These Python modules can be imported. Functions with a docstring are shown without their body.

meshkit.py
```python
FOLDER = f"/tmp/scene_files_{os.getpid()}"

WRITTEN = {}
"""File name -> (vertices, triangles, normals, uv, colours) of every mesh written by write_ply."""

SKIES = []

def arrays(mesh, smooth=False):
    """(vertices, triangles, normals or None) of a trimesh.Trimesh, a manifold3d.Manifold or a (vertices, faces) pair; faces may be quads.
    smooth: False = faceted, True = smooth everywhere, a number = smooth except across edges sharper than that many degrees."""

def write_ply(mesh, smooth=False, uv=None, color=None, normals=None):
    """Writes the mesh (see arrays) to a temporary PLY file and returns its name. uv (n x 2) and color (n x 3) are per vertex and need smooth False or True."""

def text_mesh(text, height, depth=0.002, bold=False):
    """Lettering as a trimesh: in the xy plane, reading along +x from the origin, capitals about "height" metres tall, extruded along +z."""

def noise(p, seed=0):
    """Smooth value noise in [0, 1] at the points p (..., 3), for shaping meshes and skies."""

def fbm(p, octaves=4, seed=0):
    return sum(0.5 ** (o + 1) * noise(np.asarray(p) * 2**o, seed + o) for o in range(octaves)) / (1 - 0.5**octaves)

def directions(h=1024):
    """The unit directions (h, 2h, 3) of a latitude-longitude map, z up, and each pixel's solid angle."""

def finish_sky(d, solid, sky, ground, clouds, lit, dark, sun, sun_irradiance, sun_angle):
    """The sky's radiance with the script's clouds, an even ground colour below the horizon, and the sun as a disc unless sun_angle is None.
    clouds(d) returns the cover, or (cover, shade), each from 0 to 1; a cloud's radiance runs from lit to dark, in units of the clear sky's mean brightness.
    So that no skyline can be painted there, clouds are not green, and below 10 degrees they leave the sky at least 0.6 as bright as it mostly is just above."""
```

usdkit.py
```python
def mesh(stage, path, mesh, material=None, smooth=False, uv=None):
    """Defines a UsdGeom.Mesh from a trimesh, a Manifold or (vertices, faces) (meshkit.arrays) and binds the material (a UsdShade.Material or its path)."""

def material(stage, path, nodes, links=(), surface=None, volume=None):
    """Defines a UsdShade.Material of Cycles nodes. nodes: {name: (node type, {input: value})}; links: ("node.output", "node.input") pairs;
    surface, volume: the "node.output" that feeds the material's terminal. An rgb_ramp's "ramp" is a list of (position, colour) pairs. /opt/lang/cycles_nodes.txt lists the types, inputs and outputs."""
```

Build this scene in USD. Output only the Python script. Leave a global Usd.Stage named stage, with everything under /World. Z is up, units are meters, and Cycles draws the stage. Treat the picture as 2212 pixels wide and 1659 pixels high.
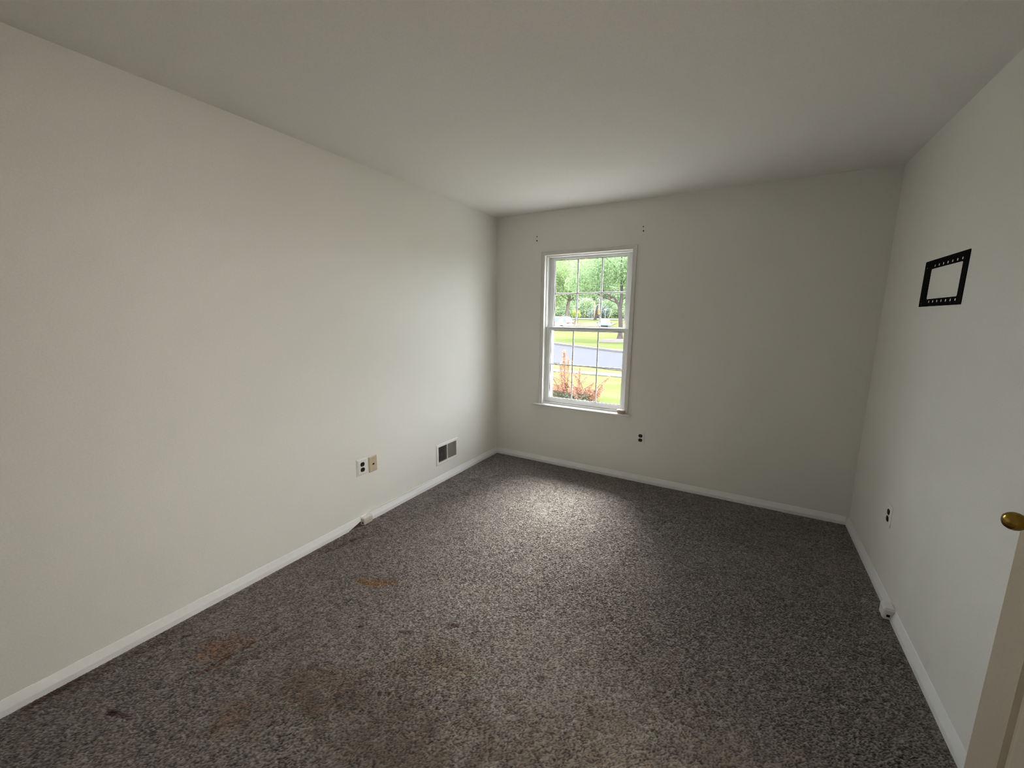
import math, random
import numpy as np, trimesh, manifold3d, shapely
from shapely.geometry import Polygon, Point, box as sbox
import usdkit, meshkit
from pxr import Usd, UsdGeom, UsdLux, Gf, Sdf, UsdShade, Vt

stage = Usd.Stage.CreateInMemory()
UsdGeom.SetStageUpAxis(stage, 'Z'); UsdGeom.SetStageMetersPerUnit(stage, 1.0)
UsdGeom.Xform.Define(stage, '/World')
# ------------------------------------------------------------------ camera
FPX, CX, CY, CZ = 869.925, 2.26624, -3.58805, 1.48340
YAW, PIT, ROL = -0.5249195764, -0.1688035779, 0.0088650602
EXPOSURE = 0.2
fw = np.array([math.sin(YAW)*math.cos(PIT), math.cos(YAW)*math.cos(PIT), math.sin(PIT)])
r0 = np.array([math.cos(YAW), -math.sin(YAW), 0.0]); u0 = np.cross(r0, fw)
rt = r0*math.cos(ROL)+u0*math.sin(ROL); up = -r0*math.sin(ROL)+u0*math.cos(ROL)
cam = UsdGeom.Camera.Define(stage, '/World/camera')
cam.CreateHorizontalApertureAttr(36.0); cam.CreateVerticalApertureAttr(36.0*1659/2212)
cam.CreateFocalLengthAttr(36.0*FPX/2212); cam.CreateClippingRangeAttr(Gf.Vec2f(0.02, 1000))
cam.CreateExposureAttr(EXPOSURE)
cam.AddTransformOp().Set(Gf.Matrix4d(*rt, 0, *up, 0, *(-fw), 0, CX, CY, CZ, 1))
# ------------------------------------------------------------------ sky, sun, added hall lamp
SKY, SKYCOL = 9.9, (0.95, 1.0, 1.06)
SUN, SUNCOL, SUNDIR = 25.0, (1.0, 0.97, 0.93), (-0.10, 0.66, 0.74)   # the hazy sun, high in front of the window: a soft pool of light on the carpet
sky = UsdLux.DomeLight.Define(stage, '/World/sky'); sky.CreateIntensityAttr(1.0)
UsdGeom.Scope.Define(stage, '/World/Looks')
SKYM = usdkit.material(stage, '/World/Looks/hazy_sky', {'b': ('background_shader', dict(color=SKYCOL, strength=SKY))}, [], surface='b.background')   # evenly bright summer haze
UsdShade.MaterialBindingAPI.Apply(sky.GetPrim()).Bind(SKYM)
sun = UsdLux.DistantLight.Define(stage, '/World/sun'); sun.CreateIntensityAttr(SUN); sun.CreateColorAttr(Gf.Vec3f(*SUNCOL)); sun.CreateAngleAttr(30.0)
sd = np.array(SUNDIR)/np.linalg.norm(SUNDIR); sx_ = np.cross((0, 0, 1), sd); sx_ /= np.linalg.norm(sx_); sy_ = np.cross(sd, sx_)
sun.AddTransformOp().Set(Gf.Matrix4d(*sx_, 0, *sy_, 0, *sd, 0, 0, 0, 0, 1))
HALL_FILL = 42.0                                             # unseen lamp added in the hall as fill for the room
# ------------------------------------------------------------------ helpers
H, W, D = 2.44, 3.0252, 4.25                            # ceiling, room width, room depth
rng = np.random.default_rng(7)
used = {}
def numbered(parent, name):
    n = used.get((parent, name), 0); used[(parent, name)] = n+1
    return name if n == 0 else f'{name}_{n:03d}'
def path_of(parent): return '/World' if parent is None else str(parent.GetPath())
def obj(name, mesh, mat, parent=None, smooth=30, label=None):
    p = path_of(parent)
    m = usdkit.mesh(stage, p+'/'+numbered(p, name), mesh, mat, smooth=smooth)
    if label: m.GetPrim().SetCustomDataByKey('label', label)
    return m.GetPrim()
def tag(o, label=None, cat=None, group=None, kind=None):
    for k, v in (('label', label), ('category', cat), ('group', group), ('kind', kind)):
        if v: o.SetCustomDataByKey(k, v)
    return o
def thing(name, label, cat, loc=(0, 0, 0), rz=0.0, group=None, kind=None):
    x = UsdGeom.Xform.Define(stage, '/World/'+numbered('/World', name))
    x.AddTranslateOp().Set(Gf.Vec3d(*map(float, loc))); x.AddRotateZOp().Set(float(rz))
    return tag(x.GetPrim(), label, cat, group, kind)
def copy_of(src, name, label, loc, rz=0.0, group=None, scale=1.0):
    was = src.GetCustomData()
    x = UsdGeom.Xform.Define(stage, '/World/'+numbered('/World', name))
    x.GetPrim().GetReferences().AddInternalReference(src.GetPath()); x.GetPrim().SetInstanceable(True)
    x.ClearXformOpOrder()
    x.AddTranslateOp().Set(Gf.Vec3d(*map(float, loc))); x.AddRotateZOp().Set(float(rz))
    if scale != 1.0: x.AddScaleOp().Set(Gf.Vec3f(scale, scale, scale))
    return tag(x.GetPrim(), label, was['category'], group)
def cat(*ms): return trimesh.util.concatenate(ms)
def bx(lo, hi):
    lo, hi = np.minimum(lo, hi), np.maximum(lo, hi)
    m = trimesh.creation.box(np.subtract(hi, lo)); m.apply_translation((np.array(lo)+hi)/2); return m
def cbx(lo, hi, c=0.002):
    lo, hi = np.minimum(lo, hi).astype(float), np.maximum(lo, hi).astype(float); c = min(c, (hi-lo).min()*0.45)
    pts = []
    for sx in (0, 1):
        for sy in (0, 1):
            for sz in (0, 1):
                p = np.where([sx, sy, sz], hi, lo); d = np.where([sx, sy, sz], -c, c)
                for k in range(3):
                    q = p+d; q[k] = p[k]; pts.append(q)
    return trimesh.convex.convex_hull(np.array(pts))
def hull(pts): return trimesh.convex.convex_hull(np.array(pts, float))
def extr(poly, h): return trimesh.creation.extrude_polygon(poly, h, engine='earcut')
def to_axes(m, origin, ex, ey, ez):
    T = np.eye(4); T[:3, 0], T[:3, 1], T[:3, 2], T[:3, 3] = ex, ey, ez, origin
    m = m.copy(); m.apply_transform(T)
    if np.linalg.det(T[:3, :3]) < 0: m.invert()
    return m
def tube(pts, radii, n=8):
    p = np.array(pts, float); r = np.broadcast_to(radii, (len(p),)).astype(float)
    t = np.gradient(p, axis=0); t /= np.linalg.norm(t, axis=1, keepdims=True)+1e-12
    ref = np.array([0, 0, 1.0]) if abs(t[0, 2]) < 0.9 else np.array([1.0, 0, 0])
    a = np.cross(t, ref); a /= np.linalg.norm(a, axis=1, keepdims=True)+1e-12; b = np.cross(t, a)
    an = np.arange(n)*2*np.pi/n
    v = (p[:, None]+r[:, None, None]*(np.cos(an)[None, :, None]*a[:, None]+np.sin(an)[None, :, None]*b[:, None])).reshape(-1, 3)
    f = []
    for i in range(len(p)-1):
        for j in range(n):
            A, B, C, E_ = i*n+j, i*n+(j+1) % n, (i+1)*n+(j+1) % n, (i+1)*n+j
            f += [[A, C, B], [A, E_, C]]
    k = len(v); v = np.vstack([v, p[0], p[-1]])
    for j in range(n):
        f += [[k, j, (j+1) % n], [k+1, (len(p)-1)*n+(j+1) % n, (len(p)-1)*n+j]]
    m = trimesh.Trimesh(v, f, process=False); m.fix_normals(); return m
def lathe(profile, n=32): return trimesh.creation.revolve(np.array(profile, float), sections=n)
def mani(m): return manifold3d.Manifold(manifold3d.Mesh(np.asarray(m.vertices, np.float32), np.asarray(m.faces, np.uint32)))
def unm(M):
    g = M.to_mesh(); return trimesh.Trimesh(g.vert_properties[:, :3], g.tri_verts, process=False)
def cut(m, *holes):
    M = mani(m)
    for h in holes: M = M-mani(h)
    return unm(M)
# ------------------------------------------------------------------ materials
LK = '/World/Looks/'
def paint(name, col, rough=0.5, spec=0.3, var=0.0, vscale=100.0, bump=0.0, bscale=200.0, metallic=0.0, **kw):
    n = {'p': ('principled_bsdf', dict(base_color=col, roughness=rough, specular_ior_level=spec, metallic=metallic, **kw)), 'tc': ('texture_coordinate', {})}
    L = []
    if var:
        n['nz'] = ('noise_texture', dict(scale=vscale, detail=3.0, roughness=0.6))
        c = np.array(col)
        n['rp'] = ('rgb_ramp', dict(ramp=[(0.3, tuple(c*(1-var))), (0.7, tuple(np.minimum(c*(1+var), 0.97)))]))
        L += [('tc.object', 'nz.vector'), ('nz.fac', 'rp.fac'), ('rp.color', 'p.base_color')]
    if bump:
        n['bn'] = ('noise_texture', dict(scale=bscale, detail=2.0)); n['bp'] = ('bump', dict(strength=bump, distance=0.004))
        L += [('tc.object', 'bn.vector'), ('bn.fac', 'bp.height'), ('bp.normal', 'p.normal')]
    return usdkit.material(stage, LK+name, n, L, surface='p.BSDF')
def leafy(name, c1, c2, trans=0.45):
    n = {'g': ('geometry', {}), 'rp': ('rgb_ramp', dict(ramp=[(0.0, c1), (1.0, c2)])), 'd': ('diffuse_bsdf', {}), 't': ('translucent_bsdf', {}), 'm': ('mix_closure', dict(fac=trans))}
    return usdkit.material(stage, LK+name, n, [('g.random_per_island', 'rp.fac'), ('rp.color', 'd.color'), ('rp.color', 't.color'), ('d.BSDF', 'm.closure1'), ('t.BSDF', 'm.closure2')], surface='m.closure')
WALL = paint('wall_paint', (0.86, 0.845, 0.795), 0.6, 0.25, var=0.035, vscale=160, bump=0.12, bscale=150)
CEIL = paint('ceiling_paint', (0.86, 0.835, 0.80), 0.8, 0.1, var=0.035, vscale=160, bump=0.12, bscale=170)
TRIM = paint('trim_paint', (0.90, 0.90, 0.895), 0.35, 0.4, var=0.015, vscale=60)
CASING = paint('casing_paint', (0.76, 0.735, 0.70), 0.4, 0.3, var=0.02, vscale=60)
VINYL = paint('white_vinyl', (0.83, 0.83, 0.82), 0.35, 0.4)
DOORP = paint('door_paint', (0.56, 0.48, 0.38), 0.45, 0.35, var=0.04, vscale=120)
WPLAST = paint('white_plastic', (0.82, 0.80, 0.78), 0.35, 0.4)
TAN = paint('almond_plastic', (0.62, 0.50, 0.35), 0.4, 0.4)
BEIGE = paint('beige_plastic', (0.60, 0.55, 0.47), 0.45, 0.4)
BLACK = paint('black_plastic', (0.006, 0.005, 0.005), 0.4, 0.3)
DARK = paint('dark_cavity', (0.03, 0.028, 0.025), 0.8, 0.1)
STEEL = paint('screw_metal', (0.5, 0.48, 0.45), 0.4, 0.5, metallic=0.8)
FRAMEB = paint('black_frame', (0.0025, 0.0022, 0.0022), 0.8, 0.06, bump=0.05, bscale=300)
BRASS = paint('brass', (0.30, 0.195, 0.035), 0.2, 0.5, metallic=1.0, var=0.08, vscale=90)
GRILLE = paint('register_metal', (0.40, 0.38, 0.365), 0.45, 0.4)
DISH = paint('tan_dish', (0.55, 0.38, 0.31), 0.6, 0.3)
GLASS = usdkit.material(stage, LK+'window_glass', {'t': ('transparent_bsdf', dict(color=(0.985, 0.995, 0.99))), 'g': ('glossy_bsdf', dict(color=(1, 1, 1), roughness=0.0)), 'w': ('layer_weight', dict(blend=0.5)),
    'pw': ('math', dict(math_type='power', value2=5.0)), 'mr': ('map_range', dict(from_min=0.0, from_max=1.0, to_min=0.04, to_max=1.0, clamp=True)), 'm': ('mix_closure', {})},   # Schlick reflectance, the same from either side of the thin pane
    [('w.facing', 'pw.value1'), ('pw.value', 'mr.value'), ('mr.result', 'm.fac'), ('t.BSDF', 'm.closure1'), ('g.BSDF', 'm.closure2')], surface='m.closure')
CARPET = usdkit.material(stage, LK+'carpet_pile', {'a': ('attribute', dict(attribute='pile_color')), 'tc': ('texture_coordinate', {}), 'bn': ('noise_texture', dict(scale=420.0, detail=3.0, roughness=0.7)), 'bp': ('bump', dict(strength=0.35, distance=0.004)),
    'p': ('principled_bsdf', dict(roughness=0.95, specular_ior_level=0.05, sheen_weight=0.3, sheen_roughness=0.5))},
    [('a.color', 'p.base_color'), ('tc.object', 'bn.vector'), ('bn.fac', 'bp.height'), ('bp.normal', 'p.normal')], surface='p.BSDF')

# ================================================================== ROOM SHELL
T = 0.15
OX0, OX1, OZ0, OZ1 = 0.539, 1.363, 0.592, 2.045          # window opening
def struct(name, mesh, mat, smooth=30): return tag(obj(name, mesh, mat, smooth=smooth), kind='structure')
VY0, VY1, VZ0, VZ1 = -0.968, -0.717, 0.188, 0.328        # register opening
wl = cut(bx((-T, -D-T, -0.1), (0, 0.20, H)), bx((-T-0.1, VY0, VZ0), (0.1, VY1, VZ1)))
struct('wall_left', wl, WALL)
wb = bx((0, 0, -0.6), (W+T, 0.17, H))
anchors = [(0.450, 2.223), (0.4505, 2.187), (1.437, 2.220), (1.440, 2.186)]
holes = [bx((OX0, -0.1, OZ0), (OX1, 0.4, OZ1))]
for x, z in anchors:
    c = trimesh.creation.cylinder(0.0042, 0.05, sections=16); c.apply_transform(trimesh.transformations.rotation_matrix(math.pi/2, [1, 0, 0])); c.apply_translation((x, 0, z)); holes.append(c)
wbp = struct('wall_back', cut(wb, *holes), WALL)
for i, (x, z) in enumerate(anchors):                      # dark plastic anchors left in the screw holes
    c = trimesh.creation.annulus(0.0018, 0.0055 if i % 2 else 0.0045, 0.012, sections=16); c.apply_transform(trimesh.transformations.rotation_matrix(math.pi/2, [1, 0, 0])); c.apply_translation((x, 0.004, z))
    obj('screw_anchor', c, BLACK, wbp)
DY0, DY1, DZ = -3.62, -2.82, 2.04                         # doorway in the right wall
struct('wall_right', cut(bx((W, -D-T, -0.1), (W+0.12, 0.20, H)), bx((W-0.1, DY0, -0.05), (W+0.3, DY1, DZ))), WALL)
struct('wall_front', bx((0, -D-T, -0.1), (W, -D, H)), WALL)
struct('ceiling', bx((-T, -D-T, H), (W+2.2, 0.20, H+0.15)), CEIL)
# hall beyond the doorway (with the added lamp that fills the room from behind)
struct('wall_hall', cat(bx((W+2.0, -D-T, -0.1), (W+2.12, -1.6, H)), bx((W+0.12, -1.72, -0.1), (W+2.0, -1.6, H)), bx((W+0.12, -D-T, -0.1), (W+2.0, -D, H))), WALL)
hallf = struct('floor_hall', bx((W-0.02, -D-T, -0.12), (W+2.12, -1.6, -0.006)), paint('hall_floor', (0.32, 0.29, 0.26), 0.9, 0.1))
lamp = thing('added_fill_lamp', 'unseen globe lamp added in the hall to fill the room with light', 'floor lamp', (W+1.45, -3.75, -0.006))  # not a seen lamp: added beyond the doorway to brighten the room
obj('base', lathe([(0, 0), (0.15, 0), (0.15, 0.015), (0.02, 0.03), (0, 0.03)]), STEEL, lamp)
obj('pole', tube([(0, 0, 0.02), (0, 0, 1.72)], 0.012, 10), STEEL, lamp)
LAMPM = usdkit.material(stage, LK+'added_lamp_glass', {'e': ('emission', dict(color=(1.0, 0.96, 0.90), strength=HALL_FILL))}, [], surface='e.emission')
obj('globe', trimesh.creation.uv_sphere(0.26, count=[24, 32]).apply_translation((0, 0, 1.94)), LAMPM, lamp)
# carpet: one pile surface; colour per vertex carries the pile's tone, its stains and some painted shade
STEP = 0.0046
gx = np.arange(0.004, W-0.003, STEP); gy = np.arange(-D+0.004, -0.003, STEP)
X, Y = np.meshgrid(gx, gy); P3 = np.stack([X, Y, np.zeros_like(X)], -1)
def nz(s, seed, oct=1): return meshkit.fbm(P3*s, oct, seed) if oct > 1 else meshkit.noise(P3*s, seed)
rand = rng.random(X.shape)
tuft = 0.22*nz(120, 1)+0.78*rand
walls_near = np.clip(np.minimum(np.minimum(X, W-X), -Y)/0.03, 0.15, 1)
Z = (tuft-0.5)*0.0065*walls_near+(nz(3.0, 5, 3)-0.5)*0.003
for (x0, y0, x1, y1, w, dp) in [(0.42, -2.99, 0.60, -2.40, 0.022, 0.006), (0.10, -2.16, 0.16, -1.85, 0.02, 0.006), (0.20, -2.75, 0.36, -1.95, 0.03, 0.005), (0.75, -3.05, 1.7, -2.75, 0.03, 0.004)]:   # dents pressed by furniture
    d = np.array([x1-x0, y1-y0]); t = np.clip(((X-x0)*d[0]+(Y-y0)*d[1])/(d@d), 0, 1); dist = np.hypot(X-x0-t*d[0], Y-y0-t*d[1]); Z -= dp*np.exp(-(dist/w)**2)
base = np.array([0.170, 0.151, 0.135])
tone = np.maximum(-0.22+2.45*(0.80*tuft+0.20*nz(70, 8)), 0.10)+0.30*(nz(1.6, 11, 3)-0.5)+0.25*(nz(7, 12, 3)-0.5)
col = base[None, None]*tone[..., None]
warm = (nz(22, 21, 2)-0.5)[..., None]*np.array([0.05, 0.0, -0.06]); col *= 1+0.7*warm
def stain_shade(cx, cy, rx, ry, ang, rgb, amt, edge=0.5, seed=3, nsc=18):
    global col
    c, s = math.cos(ang), math.sin(ang); u = ((X-cx)*c+(Y-cy)*s)/rx; v = (-(X-cx)*s+(Y-cy)*c)/ry
    r = np.hypot(u, v)+(nz(nsc, seed, 3)-0.5)*1.3*min(1.0, max(rx, ry)/0.07)
    m = np.clip((1-r)/edge, 0, 1)*amt; m = (m*(0.55+0.9*tuft))[..., None].clip(0, 1)
    col = col*(1-m)+col*np.array(rgb)*m
STAINS_SHADE = [  # centre x, y, radii, angle, tint, amount, edge
 (0.62, -2.19, 0.115, 0.030, 0.55, (1.15, 0.72, 0.40), 1.0, .35), (0.52, -2.245, 0.05, 0.035, 0.4, (1.05, 0.70, 0.42), .9, .5),
 (0.345, -2.87, 0.16, 0.09, 1.1, (0.95, 0.58, 0.42), .85, .9), (0.14, -2.915, 0.035, 0.012, 0.9, (0.35, 0.2, 0.16), 1.0, .5),
 (0.335, -3.225, 0.030, 0.016, 0.3, (0.25, 0.18, 0.17), 1.0, .5), (0.375, -3.215, 0.06, 0.012, 0.3, (0.45, 0.3, 0.28), .9, .5),
 (0.785, -2.467, 0.020, 0.011, 0.8, (0.22, 0.12, 0.09), 1.0, .4), (1.18, -2.225, 0.018, 0.013, 0.3, (0.30, 0.16, 0.15), 1.0, .5), (1.145, -2.235, 0.03, 0.02, 0.3, (0.6, 0.42, 0.42), .9, .6),
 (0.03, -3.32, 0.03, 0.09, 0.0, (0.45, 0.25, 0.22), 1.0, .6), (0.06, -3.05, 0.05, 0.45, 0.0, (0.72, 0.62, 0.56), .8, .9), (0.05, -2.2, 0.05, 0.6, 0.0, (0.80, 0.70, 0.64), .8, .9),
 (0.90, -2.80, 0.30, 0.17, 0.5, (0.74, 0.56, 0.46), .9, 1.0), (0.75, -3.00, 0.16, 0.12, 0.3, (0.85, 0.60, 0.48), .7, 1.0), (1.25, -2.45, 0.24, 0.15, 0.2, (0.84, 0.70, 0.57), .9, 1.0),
 (1.40, -2.75, 0.48, 0.26, 0.3, (0.64, 0.56, 0.49), .95, 1.0), (2.05, -2.55, 0.45, 0.35, 0.3, (0.70, 0.62, 0.54), .9, 1.0), (1.00, -2.38, 0.05, 0.012, 0.4, (0.5, 0.42, 0.4), .9, .6), (1.66, -2.27, 0.03, 0.018, 0.4, (0.5, 0.48, 0.47), .9, .6),  # second patch paints the dim lower right into the pile, besides soil
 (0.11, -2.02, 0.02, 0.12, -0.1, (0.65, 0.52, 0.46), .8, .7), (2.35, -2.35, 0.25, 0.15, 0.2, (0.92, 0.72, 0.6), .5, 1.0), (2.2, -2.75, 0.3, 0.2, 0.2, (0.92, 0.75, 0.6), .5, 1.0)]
for i, s in enumerate(STAINS_SHADE): stain_shade(*s, seed=30+i)
for (x0, y0, x1, y1, w, rgb, a) in [(0.42, -3.00, 0.455, -2.68, 0.006, (0.6, 0.28, 0.2), .9), (0.47, -2.93, 0.60, -2.62, 0.02, (0.7, 0.55, 0.5), .6), (0.09, -2.16, 0.17, -1.92, 0.012, (0.6, 0.5, 0.46), .7)]:
    d = np.array([x1-x0, y1-y0]); t = np.clip(((X-x0)*d[0]+(Y-y0)*d[1])/(d@d), 0, 1)
    m = (a*np.exp(-((np.hypot(X-x0-t*d[0], Y-y0-t*d[1])+(nz(25, 50)-0.5)*0.02)/w)**2))[..., None]; col = col*(1-m)+col*np.array(rgb)*m
ny, nx = X.shape; idx = np.arange(nx*ny).reshape(ny, nx); a, b, c, d = idx[:-1, :-1].ravel(), idx[:-1, 1:].ravel(), idx[1:, 1:].ravel(), idx[1:, :-1].ravel()
fm = UsdGeom.Mesh.Define(stage, '/World/floor')
fm.CreatePointsAttr(Vt.Vec3fArray.FromNumpy(np.stack([X, Y, Z], -1).reshape(-1, 3).astype(np.float32)))
fc = np.vstack([np.stack([a, b, c], 1), np.stack([a, c, d], 1)]).astype(np.int32)
fm.CreateFaceVertexCountsAttr(Vt.IntArray.FromNumpy(np.full(len(fc), 3, np.int32))); fm.CreateFaceVertexIndicesAttr(Vt.IntArray.FromNumpy(fc.ravel())); fm.CreateSubdivisionSchemeAttr('none')
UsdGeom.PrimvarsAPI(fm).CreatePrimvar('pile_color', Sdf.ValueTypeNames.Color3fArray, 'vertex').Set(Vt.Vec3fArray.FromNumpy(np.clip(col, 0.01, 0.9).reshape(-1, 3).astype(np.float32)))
UsdShade.MaterialBindingAPI.Apply(fm.GetPrim()).Bind(CARPET)
tag(fm.GetPrim(), kind='structure')
struct('subfloor', bx((-T, -D-T, -0.25), (W-0.02, 0.0, -0.03)), DARK)
# baseboards: a flat foot with a sloping top
BB = Polygon([(0, -0.02), (0.016, -0.02), (0.016, 0.0235), (0.0150, 0.0265), (0.0040, 0.058), (0.0025, 0.0605), (0, 0.0615)])
def bboard(name, origin, inward, along, length):
    m = to_axes(extr(BB, length), origin, inward, (0, 0, 1), along); return struct(name, m, TRIM)
b1 = to_axes(extr(BB, D-1.822), (0, -1.822, 0), (1, 0, 0), (0, 0, 1), (0, -1, 0))
nt = hull([(x, y, z) for x in (-.01, .03) for y, z in ((-1.81, -.03), (-1.81, .034), (-1.835, .030), (-1.925, .004), (-1.935, -.03))])
struct('baseboard_left', cut(b1, nt), TRIM)
struct('shaded_gap_2', bx((0.0003, -1.94, -0.02), (0.004, -1.818, 0.036)), paint('gap_shade_dirt', (0.10, 0.075, 0.055), .9, .05))  # dark backing behind the notch: shadow and dirt put into its colour
bl2 = to_axes(extr(BB, 1.815), (0, 0, 0), (1, 0, 0), (0, 0, 1), (0, -1, 0))
struct('baseboard_left', bl2, TRIM)
bboard('baseboard_back', (0.016, 0, 0), (0, -1, 0), (1, 0, 0), W-0.032)
bboard('baseboard_right', (W, 0, 0), (-1, 0, 0), (0, -1, 0), 2.75)
bboard('baseboard_right', (W, -3.69, 0), (-1, 0, 0), (0, -1, 0), D-3.69)
bboard('baseboard_front', (0.016, -D, 0), (0, 1, 0), (1, 0, 0), W-0.032)
# doorway trim and the door, swung open against the right wall
tr = struct('trim_1', cat(cbx((W-0.016, DY1, 0), (W, DY1+0.057, DZ+0.057), .004), cbx((W-0.016, DY0-0.057, 0), (W, DY0, DZ+0.057), .004), cbx((W-0.016, DY0, DZ), (W, DY1, DZ+0.057), .004),
      bx((W, DY1-0.018, 0), (W+0.12, DY1, DZ)), bx((W, DY0, 0), (W+0.12, DY0+0.018, DZ)), bx((W, DY0, DZ-0.018), (W+0.12, DY1, DZ))), TRIM)
dy, dh = 0.755, 2.02
dang = math.degrees(math.atan2(0.052, dy))
door = UsdGeom.Xform.Define(stage, '/World/door_1'); door.AddTranslateOp().Set(Gf.Vec3d(2.995, -2.047-dy*math.cos(math.radians(dang)), 0.012)); door.AddRotateZOp().Set(dang)
door = tag(door.GetPrim(), 'beige panelled room door swung open against the right wall', 'door', kind='structure')
slab = bx((0, 0, 0), (0.035, dy, dh))
pan = []
for (y0, y1) in ((0.11, 0.345), (0.41, 0.645)):
    for (z0, z1) in ((0.22, 0.86), (1.02, 1.60), (1.70, 1.90)): pan.append((y0, y1, z0, z1))
slab = cut(slab, *[hull([(-0.001, y0, z0), (-0.001, y1, z0), (-0.001, y1, z1), (-0.001, y0, z1), (0.008, y0+0.012, z0+0.012), (0.008, y1-0.012, z0+0.012), (0.008, y1-0.012, z1-0.012), (0.008, y0+0.012, z1-0.012)]) for y0, y1, z0, z1 in pan])
obj('slab', slab, DOORP, door)
for y0, y1, z0, z1 in pan: obj('panel', hull([(0.008, y0+.02, z0+.02), (0.008, y1-.02, z0+.02), (0.008, y1-.02, z1-.02), (0.008, y0+.02, z1-.02), (0.003, y0+.04, z0+.04), (0.003, y1-.04, z0+.04), (0.003, y1-.04, z1-.04), (0.003, y0+.04, z1-.04), (0.0085, y0+.03, z0+.03)]), DOORP, door)
knobp = [(r*0.84, z*1.06) for r, z in [(0, 0.064), (0.010, 0.0635), (0.019, 0.060), (0.0255, 0.053), (0.028, 0.045), (0.0265, 0.037), (0.021, 0.029), (0.014, 0.024), (0.011, 0.019), (0.011, 0.010), (0.020, 0.008), (0.036, 0.005), (0.038, 0.0)]]
KZ = 0.963
k = to_axes(lathe(knobp, 40), (0, dy-0.062, KZ), (0, 1, 0), (0, 0, 1), (-1, 0, 0)); kp = obj('door_knob', k, BRASS, door, label='round polished brass door knob')
k2 = to_axes(lathe([(0, .02), (.018, .019), (.028, .012), (.032, 0)], 32), (0.035, dy-0.062, KZ), (0, 1, 0), (0, 0, -1), (1, 0, 0)); obj('rose', k2, BRASS, door)
for z in (0.2, 1.0, 1.8): obj('hinge', tube([(0.04, -0.004, z), (0.04, -0.004, z+0.09)], 0.006), BRASS, door)

# ================================================================== WINDOW
win = UsdGeom.Xform.Define(stage, '/World/window_1'); win = tag(win.GetPrim(), 'white double-hung window with colonial grilles in the back wall', 'window', kind='structure')
cw, cd = 0.037, 0.008
def casing(pts):  # pts: outer a, outer b, inner b, inner a in (x, z)
    a0, b0, b1, a1 = [np.array(p, float) for p in pts]
    def lv(t, y): return [(*(a0+(a1-a0)*t),), (*(b0+(b1-b0)*t),)], y
    v = []
    for t, y in ((0, 0.0), (0.03, -cd-.003), (0.16, -cd-0.004), (0.22, -cd+0.002), (0.93, -cd+0.003), (1.0, -0.003), (1.0, 0.0)):
        q, yy = lv(t, y); v += [(x, yy, z) for x, z in q]
    f = []
    for i in range(6): f += [[2*i, 2*i+1, 2*i+3], [2*i, 2*i+3, 2*i+2]]
    n = len(v); f += [[0, 2*i, 2*i+2] for i in range(1, 6)]+[[1, 2*i+3, 2*i+1] for i in range(1, 6)]+[[0, 12, 13], [0, 13, 1]]
    m = trimesh.Trimesh(v, f, process=False); m.fix_normals(); return m
o = (OX0-cw, OX1+cw, OZ1+cw); ST = 0.612
obj('casing', casing([(o[0], o[2]), (o[1], o[2]), (OX1, OZ1), (OX0, OZ1)]), CASING, win)
obj('casing', casing([(o[0], ST), (o[0], o[2]), (OX0, OZ1), (OX0, ST)]), CASING, win)
obj('casing', casing([(o[1], o[2]), (o[1], ST), (OX1, ST), (OX1, OZ1)]), CASING, win)
obj('stool', cat(cbx((0.436, -0.034, 0.596), (1.432, 0.0, ST), 0.006), bx((OX0+.001, -0.01, 0.593), (OX1-.001, 0.036, ST))), TRIM, win)
FY0, FY1 = 0.034, 0.136
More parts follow.
